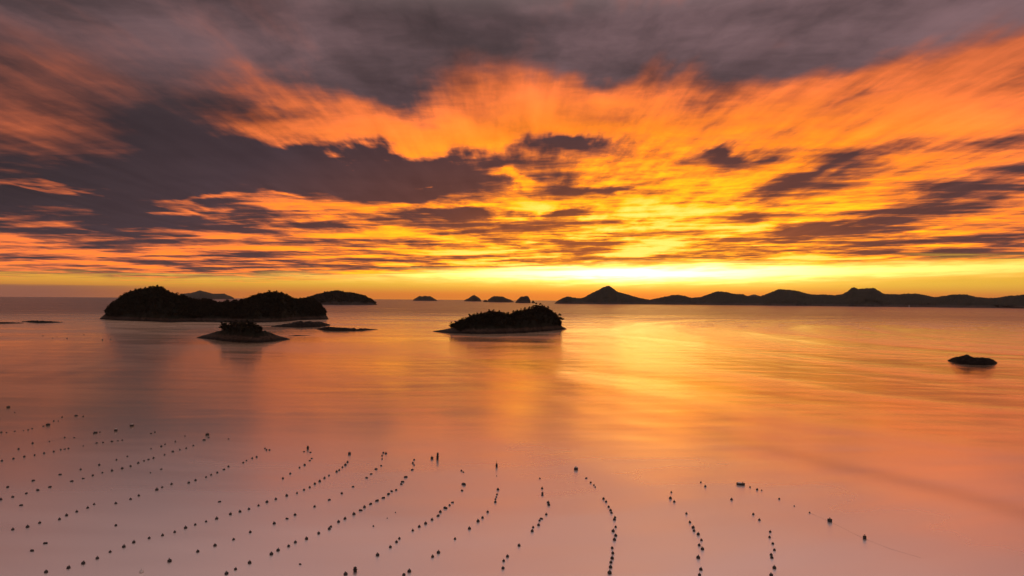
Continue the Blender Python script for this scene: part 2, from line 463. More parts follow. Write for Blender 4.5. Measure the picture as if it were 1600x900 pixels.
class Land:
    """A land mass: shoreline given along the water (x, y of the photograph, projected onto the sea), crest line given by
    its height at the range of the crest. The body is a full mound with a back side."""

    def __init__(self, crest, shore, depth, tree=0.0, nu=140, nv=36, rough=0.10, cliff=0.5, seed=0, back=1.0, minfrac=0.12, shag=0.0):
        self.depth = depth; self.seed = seed
        xs = np.linspace(crest[0][0], crest[-1][0], nu)
        cy = np.interp(xs, [c[0] for c in crest], [c[1] for c in crest])
        sy = np.interp(xs, [c[0] for c in shore], [c[1] for c in shore])
        V = np.zeros((nu, nv, 3))
        e = np.linspace(0, 1, nu)
        taper = np.clip(np.minimum(e, 1 - e) / 0.12, 0, 1) ** 0.6
        for i, (x, yc, ys) in enumerate(zip(xs, cy, sy)):
            S = on_sea(x, ys)
            r0 = math.hypot(S.x, S.y)
            dep = depth * (minfrac + (1 - minfrac) * taper[i])
            rc = r0 + dep * 0.45
            C = at_range(x, yc, rc)
            hc = max(C.z - tree * taper[i], 0.62 * C.z, 0.25)
            ux, uy = S.x / r0, S.y / r0
            for j in range(nv):
                t = j / (nv - 1)
                r = r0 + dep * (t * (1 + back) * 0.5 if back != 1.0 else t)
                # profile: quick rise at the shore, rounded crest at 0.45, fall behind
                if t <= 0.45:
                    s = t / 0.45
                    p = cliff * (1 - (1 - s) ** 3.2) + (1 - cliff) * math.sin(s * math.pi / 2) ** 1.3
                else:
                    s = (1 - t) / 0.55
                    p = math.sin(s * math.pi / 2) ** 0.9
                V[i, j] = (ux * r, uy * r, hc * p)
        # natural relief: gullies and knolls (kept off the crest so the skyline holds), ragged shore
        X, Y = V[:, :, 0], V[:, :, 1]
        sc = max(depth * 0.16, 4.0)
        n = fbm(X / sc + seed, Y / sc - seed, 6, 0.55)
        tt = np.linspace(0, 1, nv)[None, :]
        keep = 1 - np.exp(-((tt - 0.45) / 0.10) ** 2) * 0.75
        H = V[:, :, 2]
        hmax = H.max()
        V[:, :, 2] = H + n * rough * 2 * np.minimum(H, hmax * 0.6) * keep
        if shag:                      # tree tops along the heights, too far off to be built singly
            sh = np.random.RandomState(seed).uniform(0, 1, V.shape[:2])
            V[:, :, 2] += shag * (sh ** 2) * np.clip((V[:, :, 2] - 10) / 20.0, 0, 1)
        shore_w = np.exp(-(tt / 0.10) ** 2) + np.exp(-((1 - tt) / 0.10) ** 2)
        n2 = fbm(X / (sc * 0.6) + 31 + seed, Y / (sc * 0.6), 5, 0.6)
        rr = np.hypot(X, Y)
        push = n2 * depth * 0.07 * shore_w * (0.3 + 0.7 * taper[:, None])
        V[:, :, 0] += X / rr * push; V[:, :, 1] += Y / rr * push
        edge = np.zeros((nu, nv), bool); edge[0, :] = edge[-1, :] = True; edge[:, 0] = edge[:, -1] = True
        V[:, :, 2][edge] = -1.2
        V[:, :, 2] = np.where(edge, -1.2, np.maximum(V[:, :, 2], 0.05))
        self.V = V; self.nu = nu; self.nv = nv

    def quads(self):
        nu, nv = self.nu, self.nv
        i, j = np.meshgrid(np.arange(nu - 1), np.arange(nv - 1), indexing='ij')
        a = i * nv + j
        return np.stack([a, a + nv, a + nv + 1, a + 1], -1).reshape(-1, 4)

    def centre(self):
        c = self.V.reshape(-1, 3).mean(0)
        return Vector((c[0], c[1], 0))

    def build(self, name, mat, parent=None):
        c = self.centre()
        o = obj_fast(name, self.V.reshape(-1, 3) - np.array(c), self.quads(), mat, parent)
        if parent is None:
            o.location = c
        o.data.polygons.foreach_set('use_smooth', [True] * len(o.data.polygons))
        return o

    def sample(self, u, v):
        """surface point at fractional (u, v)"""
        fu = np.clip(u, 0, 0.99999) * (self.nu - 1); fv = np.clip(v, 0, 0.99999) * (self.nv - 1)
        i = np.floor(fu).astype(int); j = np.floor(fv).astype(int)
        a = (fu - i)[..., None]; b = (fv - j)[..., None]
        V = self.V
        return (V[i, j] * (1 - a) + V[i + 1, j] * a) * (1 - b) + (V[i, j + 1] * (1 - a) + V[i + 1, j + 1] * a) * b


# ------------------------------------------------------------------ trees
rs = np.random.RandomState(11)


def leaf_cards(centres, size, rng, flat=0.5):
    """one small tilted quad per centre"""
    n = len(centres)
    a = rng.normal(size=(n, 3)); a[:, 2] *= flat
    a /= np.linalg.norm(a, axis=1)[:, None] + 1e-9
    b = np.cross(a, rng.normal(size=(n, 3))); b /= np.linalg.norm(b, axis=1)[:, None] + 1e-9
    s = (size * rng.uniform(0.6, 1.3, n))[:, None]
    V = np.stack([centres - a * s - b * s * 0.55, centres + a * s * 0.7 - b * s * 0.7,
                  centres + a * s + b * s * 0.5, centres - a * s * 0.6 + b * s * 0.75], 1)
    F = np.arange(n * 4).reshape(n, 4)
    return V.reshape(-1, 3), F


def crown_points(kind, h, rng, n):
    """leaf centres of one crown standing at the origin, height h"""
    if kind == 'pine':          # layered uneven pads on bare limbs
        k = rng.randint(6, 10)
        hz = np.sort(rng.uniform(0.38, 1.0, k)); hz[-1] = 0.97
        wid = (1.05 - hz) * 0.55 + 0.13
        ang = rng.uniform(0, 6.28, k); off = wid * rng.uniform(0.25, 0.95, k)
        off[-1] *= 0.3
        idx = rng.randint(0, k, n)
        p = rng.normal(size=(n, 3)); p /= np.linalg.norm(p, axis=1)[:, None]; p *= rng.uniform(0.3, 1, n)[:, None] ** 0.5
        P = np.empty((n, 3))
        P[:, 0] = np.cos(ang[idx]) * off[idx] * 0.6 + p[:, 0] * wid[idx] * 0.62
        P[:, 1] = np.sin(ang[idx]) * off[idx] * 0.6 + p[:, 1] * wid[idx] * 0.62
        P[:, 2] = hz[idx] + p[:, 2] * 0.085
        return P * h
    k = rng.randint(7, 12)      # round broadleaf: overlapping clumps
    c = rng.normal(size=(k, 3)) * np.array([0.20, 0.20, 0.13]) + np.array([0, 0, 0.62])
    rad = rng.uniform(0.13, 0.24, k)
    idx = rng.randint(0, k, n)
    p = rng.normal(size=(n, 3)); p /= np.linalg.norm(p, axis=1)[:, None]; p *= rng.uniform(0.2, 1, n)[:, None] ** 0.35
    return (c[idx] + p * rad[idx][:, None]) * h


def trunk_mesh(h, rng, sides=6):
    """tapered leaning trunk with a few limbs"""
    V = []; F = []

    def tube(p0, p1, r0, r1, bend):
        seg = 4; rings = []
        d = (p1 - p0)
        for s in range(seg + 1):
            t = s / seg
            c = p0 + d * t + bend * math.sin(t * math.pi)
            r = r0 + (r1 - r0) * t
            st = len(V)
            for q in range(sides):
                a = 2 * math.pi * q / sides
                if abs(d.z) > 0.5 * d.length:
                    V.append((c.x + math.cos(a) * r, c.y + math.sin(a) * r, c.z))
                else:
                    V.append((c.x + math.cos(a) * r * 0.6, c.y + math.cos(a) * r * 0.6, c.z + math.sin(a) * r))
            rings.append(st)
        for s in range(seg):
            for q in range(sides):
                q2 = (q + 1) % sides
                F.append((rings[s] + q, rings[s] + q2, rings[s + 1] + q2, rings[s + 1] + q))

    lean = Vector((rng.uniform(-.12, .12), rng.uniform(-.12, .12), 0)) * h
    top = Vector((0, 0, h * 0.93)) + lean
    tube(Vector((0, 0, -0.8)), top, h * 0.026, h * 0.006, lean * -0.4)
    for q in range(5):
        t = rng.uniform(0.42, 0.85)
        a = rng.uniform(0, 6.28)
        L = h * (0.42 * (1.1 - t) + 0.06)
        p0 = Vector((0, 0, -0.8)).lerp(top, t)
        tube(p0, p0 + Vector((math.cos(a) * L, math.sin(a) * L, L * 0.25)), h * 0.011, h * 0.004, Vector((0, 0, L * 0.08)))
    return V, F


def tree_proto(name, kind, h, n, leaf, seed, mat):
    rng = np.random.RandomState(seed)
    root = empty(name)
    V, F = trunk_mesh(h, rng)
    obj_from('trunk', V, F, MAT_BARK, root, True)
    P = crown_points(kind, h, rng, n)
    v, f = leaf_cards(P, leaf, rng, 0.4 if kind == 'pine' else 0.8)
    obj_fast('crown', v, f, mat, root)
    return root


def copy_tree(root):
    c = root.copy(); COL.objects.link(c)
    for ch in root.children:
        d = ch.copy(); COL.objects.link(d); d.parent = c
    return c


PINES = [tree_proto('pine_tree', 'pine', 8.0, 330, 0.42, 40 + i, MAT_PINE) for i in range(5)]
_used = set()


def plant(i, loc, scale, rot, label, group, zs=1.0):
    r = PINES[i % 5]
    if i % 5 not in _used:
        _used.add(i % 5); o = r
    else:
        o = copy_tree(r)
    o.location = loc; o.rotation_euler = (0, 0, rot); o.scale = (scale * 1.2, scale * 1.2, scale * zs)
    tag(o, label, 'tree', group)
    return o


def forest(land, parent, count, h0, h1, per, leaf, lo, seed, ulim=(0.02, 0.98), vlim=(0.06, 0.9), ufade=None, mat=None, pine=0.5):
    """the close wood on a land mass: full trees joined into one part, nobody could count them"""
    rng = np.random.RandomState(seed)
    u = rng.uniform(*ulim, count); v = rng.uniform(*vlim, count)
    B = land.sample(u, v)
    ok = B[:, 2] > lo * (1 + 1.6 * fbm(B[:, 0] / 22.0, B[:, 1] / 22.0, 3))
    if ufade is not None:
        ok &= rng.uniform(size=count) < np.interp(u, [q[0] for q in ufade], [q[1] for q in ufade])
    B = B[ok]
    c = np.array(land.centre())
    protos = []
    for q in range(10):
        kind = 'pine' if q < 10 * pine else 'round'
        p, f = leaf_cards(crown_points(kind, 1.0, rng, per), 1.0, rng, 0.6)
        cen = p.reshape(-1, 4, 3).mean(1)[:, None, :]
        protos.append((crown_points(kind, 1.0, rng, per), kind))
    VV = []; FF = []; st = 0
    for b_ in B:
        P, kind = protos[rng.randint(10)]
        h = rng.uniform(h0, h1) * (1.28 if rng.uniform() < 0.12 else 1.0)
        a = rng.uniform(0, 6.28); ca, sa = math.cos(a), math.sin(a)
        Q = np.stack([P[:, 0] * ca - P[:, 1] * sa, P[:, 0] * sa + P[:, 1] * ca, P[:, 2]], 1)
        w = rng.uniform(0.9, 1.3) if kind == 'round' else rng.uniform(0.8, 1.15)
        Q = Q * np.array([h * w, h * w, h]) + b_ - c
        v_, f_ = leaf_cards(Q, leaf, rng, 0.6)
        VV.append(v_); FF.append(f_ + st); st += len(v_)
    o = obj_fast('forest', np.concatenate(VV), np.concatenate(FF), mat or MAT_WOOD, parent)
    o['kind'] = 'stuff'
    return o


def island(name, land, label, mat=None, cat='island'):
    root = empty(name, land.centre())
    r = land.build('rock_base', mat or MAT_ROCK, root)
    tag(root, label, cat, None, 'thing')
    return root


# --- large wooded island, far left
L_big = Land([(155, 498), (163, 490), (172, 480), (183, 470), (196, 459), (212, 452), (235, 447), (250, 449), (262, 455), (285, 463),
              (305, 466), (322, 466), (345, 472), (362, 470), (380, 467), (405, 460), (425, 457), (442, 458), (452, 464), (463, 467),
              (476, 465), (490, 469), (500, 478), (508, 488), (514, 498)],
             [(155, 499), (185, 500.5), (230, 502), (265, 504), (300, 503), (350, 503.5), (400, 504), (440, 503), (470, 500), (514, 499)],
             230, tree=8.0, nu=220, nv=44, rough=0.16, cliff=0.42, seed=3)
isl = island('wooded_island', L_big, 'largest wooded island, with two humps and a pale rocky shore, left of the middle')
forest(L_big, isl, 4600, 4.0, 9.5, 46, 0.95, 6.0, 5, (0.03, 0.985), (0.05, 0.75), pine=0.5)

# --- wooded island in the middle
L_mid = Land([(676, 517.5), (690, 514), (705, 509), (715, 503), (730, 496), (745, 490), (760, 487), (775, 486), (790, 488), (800, 488),
              (812, 484), (828, 481), (842, 479), (852, 480), (862, 486), (870, 494), (875, 504), (880, 509), (886, 514)],
             [(676, 518.5), (700, 521), (740, 522), (790, 521.5), (830, 519.5), (860, 517), (886, 514.5)],
             95, tree=6.0, nu=170, nv=40, rough=0.16, cliff=0.45, seed=8)
isl = island('wooded_island', L_mid, 'wooded island with a pale rock shelf along its foot, alone in the middle')
forest(L_mid, isl, 1300, 2.8, 6.6, 85, 0.55, 5.0, 6, (0.14, 0.955), (0.08, 0.85), pine=0.6)

# --- small islet with a tuft of pines, before the large island
L_small = Land([(306, 527.5), (325, 522), (345, 516), (358, 512), (375, 510), (392, 511), (405, 515), (420, 520), (437, 525), (454, 530)],
               [(306, 528), (325, 530), (350, 533), (380, 536), (410, 535.5), (432, 533), (454, 530.5)],
               40, tree=0.0, nu=110, nv=34, rough=0.20, cliff=0.40, seed=15)
isl = island('rocky_islet', L_small, 'low rocky islet capped by a tuft of pines, in front of the large island')
forest(L_small, isl, 170, 2.6, 5.0, 90, 0.42, 4.2, 9, (0.28, 0.70), (0.15, 0.8), pine=0.7)

# --- wooded island farther off behind the large one
L_far = Land([(470, 470), (485, 464), (500, 459.5), (512, 457), (526, 454.5), (538, 457), (555, 459), (570, 463), (582, 470), (590, 476)],
             [(470, 476), (530, 476.3), (590, 476.5)], 420, tree=9.0, nu=120, nv=30, rough=0.10, cliff=0.45, seed=21)
isl = island('wooded_island', L_far, 'smaller hazy wooded island showing behind the right end of the large island', MAT_FAR)
forest(L_far, isl, 2300, 9.0, 16.0, 20, 3.0, 12.0, 12, (0.02, 0.97), (0.05, 0.7), pine=0.4)

# --- bare reefs and rocks
reefs = [
    ('rock_shelf', [(422, 510.2), (440, 507), (460, 503.8), (485, 502.0), (500, 503.6), (517, 507.5)], [(422, 510.8), (470, 512), (500, 511.2), (517, 508.4)], 42,
     'flat brown rock shelf just off the right tip of the large island', 31),
    ('rock_reef', [(494, 514), (506, 511.5), (518, 510.8), (530, 512), (545, 513), (560, 513.8), (570, 513), (580, 514.2), (591, 514.6)],
     [(494, 514.5), (510, 517), (530, 517.5), (560, 517), (580, 515.8), (591, 515)], 22, 'thin ragged dark reef reaching right from the small pine islet', 32),
    ('rock_islet', [(1480, 563), (1488, 559), (1500, 557.5), (1506, 555.5), (1512, 554.3), (1517, 556.5), (1522, 559), (1535, 558.5), (1548, 560), (1559, 566.5)],
     [(1480, 564), (1495, 567.5), (1515, 570), (1540, 571), (1552, 570), (1559, 567.5)], 15, 'bare black rock alone in the open water by the right edge', 33),
    ('rock_reef', [(33, 502.3), (45, 501.4), (60, 501), (80, 502), (99, 503.2)], [(33, 502.8), (60, 505), (80, 504.6), (99, 503.7)], 30,
     'lens-shaped dark reef awash left of the large island', 34),
    ('rock_reef', [(-60, 503), (-20, 503.3), (10, 503.6), (38, 504.2)], [(-60, 505), (0, 505.8), (30, 505.4), (38, 504.8)], 24,
     'flat dark reef cut by the left edge of the view', 35),
    ('rock_reef', [(450, 524.3), (462, 523.6), (475, 523.9), (484, 524.3)], [(450, 524.8), (465, 525.0), (484, 524.7)], 8,
     'thin low spit of rock off the right point of the pine islet', 36),
]
for nm, cr, sh, dp, lb, sd in reefs:
    ld = Land(cr, sh, dp, nu=90, nv=26, rough=0.22 if nm == 'rock_islet' else 0.45, cliff=0.6, seed=sd, minfrac=0.35)
    o = ld.build(nm, MAT_REEF)
    tag(o, lb, 'rock', None, 'thing')

# --- small islands on the horizon
far = [
    ('far_island', [(645, 468.6), (650, 466), (655, 462.6), (660, 463.6), (664, 462.4), (668, 463.4), (672, 463.2), (677, 466), (683, 469.4)], (645, 683, 470.0), 500,
     'small flat-topped island on the horizon, leftmost of the four', 51),
    ('far_island', [(725, 469.8), (732, 466.4), (738, 462.4), (741, 461.2), (746, 464.6), (750, 467), (752, 470)], (725, 752, 470.8), 350,
     'small pointed cone-shaped island on the horizon', 52),
    ('far_island', [(762, 469), (767, 465.6), (772, 463.3), (780, 463.5), (786, 464.2), (790, 466.4), (796, 468.2), (803, 471.5)], (762, 803, 472.2), 350,
     'small round-backed island on the horizon, between the cone and the double-topped rock', 53),
    ('far_island', [(805, 472.4), (811, 466.5), (814, 464), (818, 464.2), (823, 462.6), (826, 464.4), (829, 471)], (805, 830, 473.4), 220,
     'small steep double-topped rock island on the horizon', 54),
    ('sea_stack', [(755, 470.6), (757, 469), (760, 469.2), (762.5, 470.8)], (755, 762.5, 471.8), 60, 'tiny stub of rock at the left foot of the round-backed island', 55),
    ('sea_stack', [(830.5, 472.6), (832, 470), (834, 470.4), (836.5, 473)], (830.5, 836.5, 473.6), 50, 'tiny stub of rock right of the double-topped island', 56),
    ('far_island', [(280, 460), (297, 458.5), (305, 456.5), (312, 454), (322, 456.5), (332, 459.5), (342, 459.6), (350, 459.2), (358, 462.5), (366, 466)], (280, 366, 467.5), 1500,
     'pale blue-grey far hill showing above the saddle of the large island', 57),
]
for nm, cr, (x0, x1, yb), dp, lb, sd in far:
    ld = Land(cr, [(x0, yb), (x1, yb + 0.3)], dp, nu=90, nv=24, rough=0.14, cliff=0.5, seed=sd, minfrac=0.3, shag=9.0)
    o = ld.build(nm, MAT_FAR)
    tag(o, lb, 'island' if nm == 'far_island' else 'rock', None, 'thing')

# --- range of hills along the right
hill_crest = [(866, 473.6), (872, 470.5), (880, 466.5), (887, 464.0), (895, 465.6), (905, 466.8), (912, 465.6), (922, 460.5), (935, 454.5), (943, 449.5),
              (947, 447.6), (952, 447.4), (957, 450.5), (962, 455), (972, 458.6), (985, 462.5), (1000, 466.5), (1015, 469), (1025, 467.2), (1038, 464.4),
              (1052, 462), (1060, 461.6), (1070, 463.2), (1080, 466), (1095, 464.6), (1108, 460.5), (1120, 457), (1135, 458.2), (1150, 461),
              (1160, 461.4), (1170, 464.5), (1184, 465), (1196, 461), (1210, 455.5), (1218, 453), (1232, 454), (1244, 455), (1258, 459.5),
              (1267, 461.6), (1280, 461.4), (1292, 461), (1305, 462.2), (1316, 460.6), (1324, 456.5), (1331, 450.6), (1335, 449.8), (1341, 452.4),
              (1352, 451.4), (1366, 451.2), (1372, 455), (1381, 460.4), (1395, 461), (1408, 461.4), (1420, 460), (1432, 460.2), (1445, 462.6),
              (1460, 466), (1472, 463.8), (1485, 462.2), (1498, 461.2), (1510, 461.2), (1525, 464.4), (1540, 466.2), (1560, 466.2), (1575, 463.6),
              (1590, 463), (1605, 461.6), (1640, 459), (1700, 457), (1760, 460), (1830, 466)]
hill_shore = [(866, 474.6), (950, 475.2), (1100, 476.4), (1250, 478), (1400, 479.6), (1600, 482), (1830, 485)]
L_hill = Land(hill_crest, hill_shore, 1500, tree=0, nu=900, nv=60, rough=0.13, cliff=0.28, seed=61, shag=11.0)
hills = L_hill.build('hills', MAT_FAR)
tag(hills, 'long range of dark hills along the horizon on the right', 'hills', None, 'structure')
L_back = Land([(1150, 466), (1165, 463.5), (1174, 461), (1178, 460), (1182, 460.8), (1190, 463.5), (1210, 467)], [(1150, 472.5), (1210, 473)], 600,
              nu=60, nv=20, rough=0.08, seed=66)
o = L_back.build('far_hill', MAT_FAR)
tag(o, 'pale far peak showing through a dip in the range of hills', 'hill', None, 'structure')


# --- skyline pines that stand clear of the woods
PORD = 'first second third fourth fifth sixth seventh eighth ninth tenth eleventh twelfth thirteenth fourteenth'.split()


def skyline(land, spots, label, group, hpx, seed):
    rng = np.random.RandomState(seed)
    x0, x1 = land.xr
    for i, (px, hp) in enumerate(spots):
        u = (px - x0) / (x1 - x0)
        b_ = land.sample(np.array([u]), np.array([0.45 + rng.uniform(-0.04, 0.03)]))[0]
        rng_m = math.hypot(b_[0], b_[1])
        h = hp * 1.0 * rng_m / FPX
        lab = label if len(spots) == 1 else PORD[i] + ' pine from the left ' + label
        plant(rng.randint(5), (b_[0], b_[1], b_[2] - 0.3), h / 8.0 * rng.uniform(1.0, 1.15), rng.uniform(0, 6.28), lab, group, rng.uniform(0.9, 1.1))


L_mid.xr = (676, 886); L_big.xr = (155, 514); L_small.xr = (306, 454)
skyline(L_mid, [(705, 8), (711, 9), (717, 8.5), (724, 8.5), (733, 9)], 'on the low left shoulder of the middle wooded island', 'pines on the left shoulder of the middle island', 8, 1)
skyline(L_mid, [(745, 8), (752, 8), (764, 8.5), (771, 9), (780, 8.5), (787, 7)], 'along the left hump of the middle wooded island', 'pines on the left hump of the middle island', 8, 2)
skyline(L_mid, [(802, 8), (808, 9), (814, 8.5), (820, 8), (827, 8.5), (833, 9.5), (838, 10), (844, 10), (847, 9)], 'along the higher right hump of the middle wooded island', 'pines on the right hump of the middle island', 8, 3)
skyline(L_mid, [(856, 8), (862, 7), (868, 7)], 'on the right-hand slope of the middle wooded island', 'pines on the right slope of the middle island', 8, 4)
skyline(L_mid, [(874.5, 14)], 'lone pine leaning out over the right end of the middle wooded island', None, 8, 5)
skyline(L_big, [(174, 6.5), (188, 7), (192, 7), (203, 6), (216, 5.5), (232, 6), (238, 6), (244, 6), (250, 6), (256, 5.5), (262, 6), (268, 5.5), (275, 5.5), (281, 5)],
        'on the skyline of the large island, higher hump', 'skyline pines of the large island, left hump', 8, 6)
skyline(L_big, [(366, 5), (380, 5.5), (390, 5.5), (402, 6), (410, 5.5), (418, 5.5), (427, 6), (434, 6), (442, 6), (454, 5), (466, 5), (474, 5), (483, 5)],
        'on the skyline of the large island, lower hump', 'skyline pines of the large island, right hump', 8, 7)
skyline(L_small, [(346, 11), (352, 11), (360, 10), (368, 9), (377, 9), (386, 9), (394, 10), (400, 9)], 'in the wind-bent tuft on the low rocky islet', 'pines of the rocky islet', 8, 8)

# --- lighthouse on the headland of the hills and pale marks at their foot
MAT_WHITE, _k, _b = material('white_render')
_n = _k.noise(_k.n.new('ShaderNodeTexCoord').outputs['Object'], 0.6, 4.0, 0.6)
_k.put(_b.inputs['Base Color'], _k.mix(_n, (0.62, 0.60, 0.57), (0.80, 0.79, 0.76))); _b.inputs['Roughness'].default_value = 0.7
MAT_ROOF, _k, _b = material('roof_sheet')
_n = _k.noise(_k.n.new('ShaderNodeTexCoord').outputs['Object'], 0.5, 4.0, 0.6)
_k.put(_b.inputs['Base Color'], _k.mix(_n, (0.10, 0.07, 0.06), (0.20, 0.12, 0.10))); _b.inputs['Roughness'].default_value = 0.7


def lathe(profile, seg=14):
    V = []; F = []
    for r, z in profile:
        for q in range(seg):
            a = 2 * math.pi * q / seg
            V.append((r * math.cos(a), r * math.sin(a), z))
    for i in range(len(profile) - 1):
        for q in range(seg):
            q2 = (q + 1) % seg
            F.append((i * seg + q, i * seg + q2, (i + 1) * seg + q2, (i + 1) * seg + q))
    F.append(tuple(range(seg - 1, -1, -1)))
    F.append(tuple((len(profile) - 1) * seg + q for q in range(seg)))
    return V, F


def lighthouse(loc, s, label):
    root = empty('lighthouse', loc)
    V, F = lathe([(2.6, -4), (2.6, 0), (2.3, 1), (1.6, 16), (1.7, 16.2)]); obj_from('tower', V, F, MAT_WHITE, root, True)
    V, F = lathe([(2.4, 16.25), (2.4, 16.7), (1.2, 16.75), (1.2, 17)]); obj_from('gallery', V, F, MAT_ROOF, root)
    V, F = lathe([(1.1, 17.05), (1.1, 19.2)]); obj_from('lantern_room', V, F, MAT_WHITE, root)
    V, F = lathe([(1.5, 19.25), (1.0, 20.2), (0.15, 20.9), (0.12, 22.5)]); obj_from('dome', V, F, MAT_ROOF, root)
    root.scale = (s, s, s)
    tag(root, label, 'lighthouse')


_p = L_hill.sample(np.array([(887.5 - 866) / (1830 - 866)]), np.array([0.45]))[0]
lighthouse((_p[0], _p[1], _p[2]), 1.25, 'slim lighthouse on the low headland at the left end of the hills')
_p = on_sea(1420.5, 480.2)
lighthouse((_p.x, _p.y, 1.0), 1.0, 'small white beacon at the waterline below the hills on the right')

# ------------------------------------------------------------------ thin sea haze
def make_haze():
    m = bpy.data.materials.new('haze_air'); m.use_nodes = True
    k = G(m.node_tree)
    for n in list(k.n): k.n.remove(n)
    v = k.n.new('ShaderNodeVolumePrincipled')
    v.inputs['Color'].default_value = (0.95, 0.90, 0.90, 1)
    v.inputs['Density'].default_value = HAZE_DENSITY
    v.inputs['Anisotropy'].default_value = 0.3
    k.l.new(v.outputs[0], k.n.new('ShaderNodeOutputMaterial').inputs['Volume'])
    me = bpy.data.meshes.new('haze'); bm = bmesh.new()
    bmesh.ops.create_cube(bm, size=1.0)
    for q in bm.verts:
        q.co.x *= 52000; q.co.y *= 52000; q.co.z = -2.5 if q.co.z < 0 else 700.0
    bm.to_mesh(me); bm.free(); me.materials.append(m)
    o = bpy.data.objects.new('haze', me); COL.objects.link(o)
    tag(o, 'thin warm haze hanging over the whole sea', 'haze', None, 'stuff')


HAZE_DENSITY = 0.7e-5
make_haze()

# ------------------------------------------------------------------ the shellfish farm: floats on their lines
def plain(name, c1, c2, rough=0.55, scale=3.0):
    m, k, b = material(name)
    n = k.noise(k.n.new('ShaderNodeTexCoord').outputs['Object'], scale, 4.0, 0.6)
    k.put(b.inputs['Base Color'], k.mix(k.smooth(n, 0.3, 0.7), c1, c2))
    b.inputs['Roughness'].default_value = rough
    return m


MAT_FLOAT = plain('black_float', (0.010, 0.010, 0.011), (0.028, 0.024, 0.022))
MAT_PALE = plain('weathered_white', (0.35, 0.34, 0.33), (0.65, 0.63, 0.60), 0.7)
MAT_ROPE = plain('tarred_rope', (0.02, 0.017, 0.014), (0.05, 0.04, 0.032), 0.8)


def mesh_of(name, V, F, mat, smooth=True):
    me = bpy.data.meshes.new(name)
    me.from_pydata([tuple(v) for v in V], [], [tuple(f) for f in F]); me.update()
    if smooth: me.polygons.foreach_set('use_smooth', [True] * len(me.polygons))
    me.materials.append(mat)
    return me


def joined(*parts):
    V = []; F = []
    for v, f in parts:
        s = len(V); V += list(v); F += [tuple(q + s for q in t) for t in f]
    return V, F


def moved(vf, dx=0, dy=0, dz=0, axis=None):
    V, F = vf
    if axis == 'x': V = [(z, y, x) for x, y, z in V]
    if axis == 'y': V = [(x, z, y) for x, y, z in V]
    return [(x + dx, y + dy, z + dz) for x, y, z in V], F


def ring(R, r, seg=10, sub=5):
    V = []; F = []
    for i in range(seg):
        a = 2 * math.pi * i / seg
        for j in range(sub):
            b = 2 * math.pi * j / sub
            V.append(((R + r * math.cos(b)) * math.cos(a), r * math.sin(b), (R + r * math.cos(b)) * math.sin(a)))
    for i in range(seg):
        for j in range(sub):
            F.append((i * sub + j, ((i + 1) % seg) * sub + j, ((i + 1) % seg) * sub + (j + 1) % sub, i * sub + (j + 1) % sub))
    return V, F


def block(w, d, h, ch=0.12):
    """chamfered block"""
    bm = bmesh.new(); bmesh.ops.create_cube(bm, size=1.0)
    for q in bm.verts: q.co = Vector((q.co.x * w, q.co.y * d, q.co.z * h))
    bmesh.ops.bevel(bm, geom=list(bm.edges), offset=ch, segments=2, affect='EDGES', profile=0.6)
    V = [tuple(v.co) for v in bm.verts]; bm.verts.index_update()
    F = [tuple(v.index for v in f.verts) for f in bm.faces]
    bm.free()
    return V, F


# ball float with a rope ear; keg float lying on its side with two hoops
_ball = lathe([(0.05, -0.36), (0.20, -0.33), (0.34, -0.18), (0.38, 0.0), (0.36, 0.14), (0.27, 0.28), (0.13, 0.36), (0.09, 0.38), (0.09, 0.44), (0.03, 0.46)], 12)
ME_BALL = mesh_of('ball_float', *joined(_ball, moved(ring(0.09, 0.025), dz=0.50)), MAT_FLOAT)
_keg = lathe([(0.08, -0.52), (0.24, -0.50), (0.30, -0.42), (0.33, -0.25), (0.37, -0.23), (0.37, -0.17), (0.33, -0.15), (0.34, 0.0), (0.33, 0.15), (0.37, 0.17),
              (0.37, 0.23), (0.33, 0.25), (0.30, 0.42), (0.24, 0.50), (0.08, 0.52)], 12)
ME_KEG = mesh_of('keg_float', *moved(_keg, axis='x'), MAT_FLOAT)

ORD = ('first second third fourth fifth sixth seventh eighth ninth tenth eleventh twelfth thirteenth fourteenth fifteenth sixteenth seventeenth '
       'eighteenth nineteenth twentieth twenty-first twenty-second twenty-third twenty-fourth twenty-fifth twenty-sixth').split()
frng = random.Random(5)


def floater(px, py, me, name, s, label, group):
    p = on_sea(px, py)
    o = bpy.data.objects.new(name, me); COL.objects.link(o)
    s *= frng.uniform(0.70, 0.98)
    o.location = (p.x, p.y, 0.10 * s)
    o.rotation_euler = (frng.uniform(-.2, .2), frng.uniform(-.2, .2), frng.uniform(0, 6.28))
    o.scale = (s, s, s)
    tag(o, label, 'float', group)
    return o


def line(where, pts, end='near'):
    """floats of one line, listed from its near end; a third value is a size, a negative one a keg"""
    n = len(pts)
    for i, p in enumerate(pts):
        s = p[2] if len(p) > 2 else 1.0
        keg = s < 0
        lab = ('only float' if n == 1 else ORD[i] + ' float from ' + end + ' end') + ' of ' + where
        floater(p[0], p[1], ME_KEG if keg else ME_BALL, 'keg_float' if keg else 'ball_float', abs(s), lab, 'floats of ' + where)


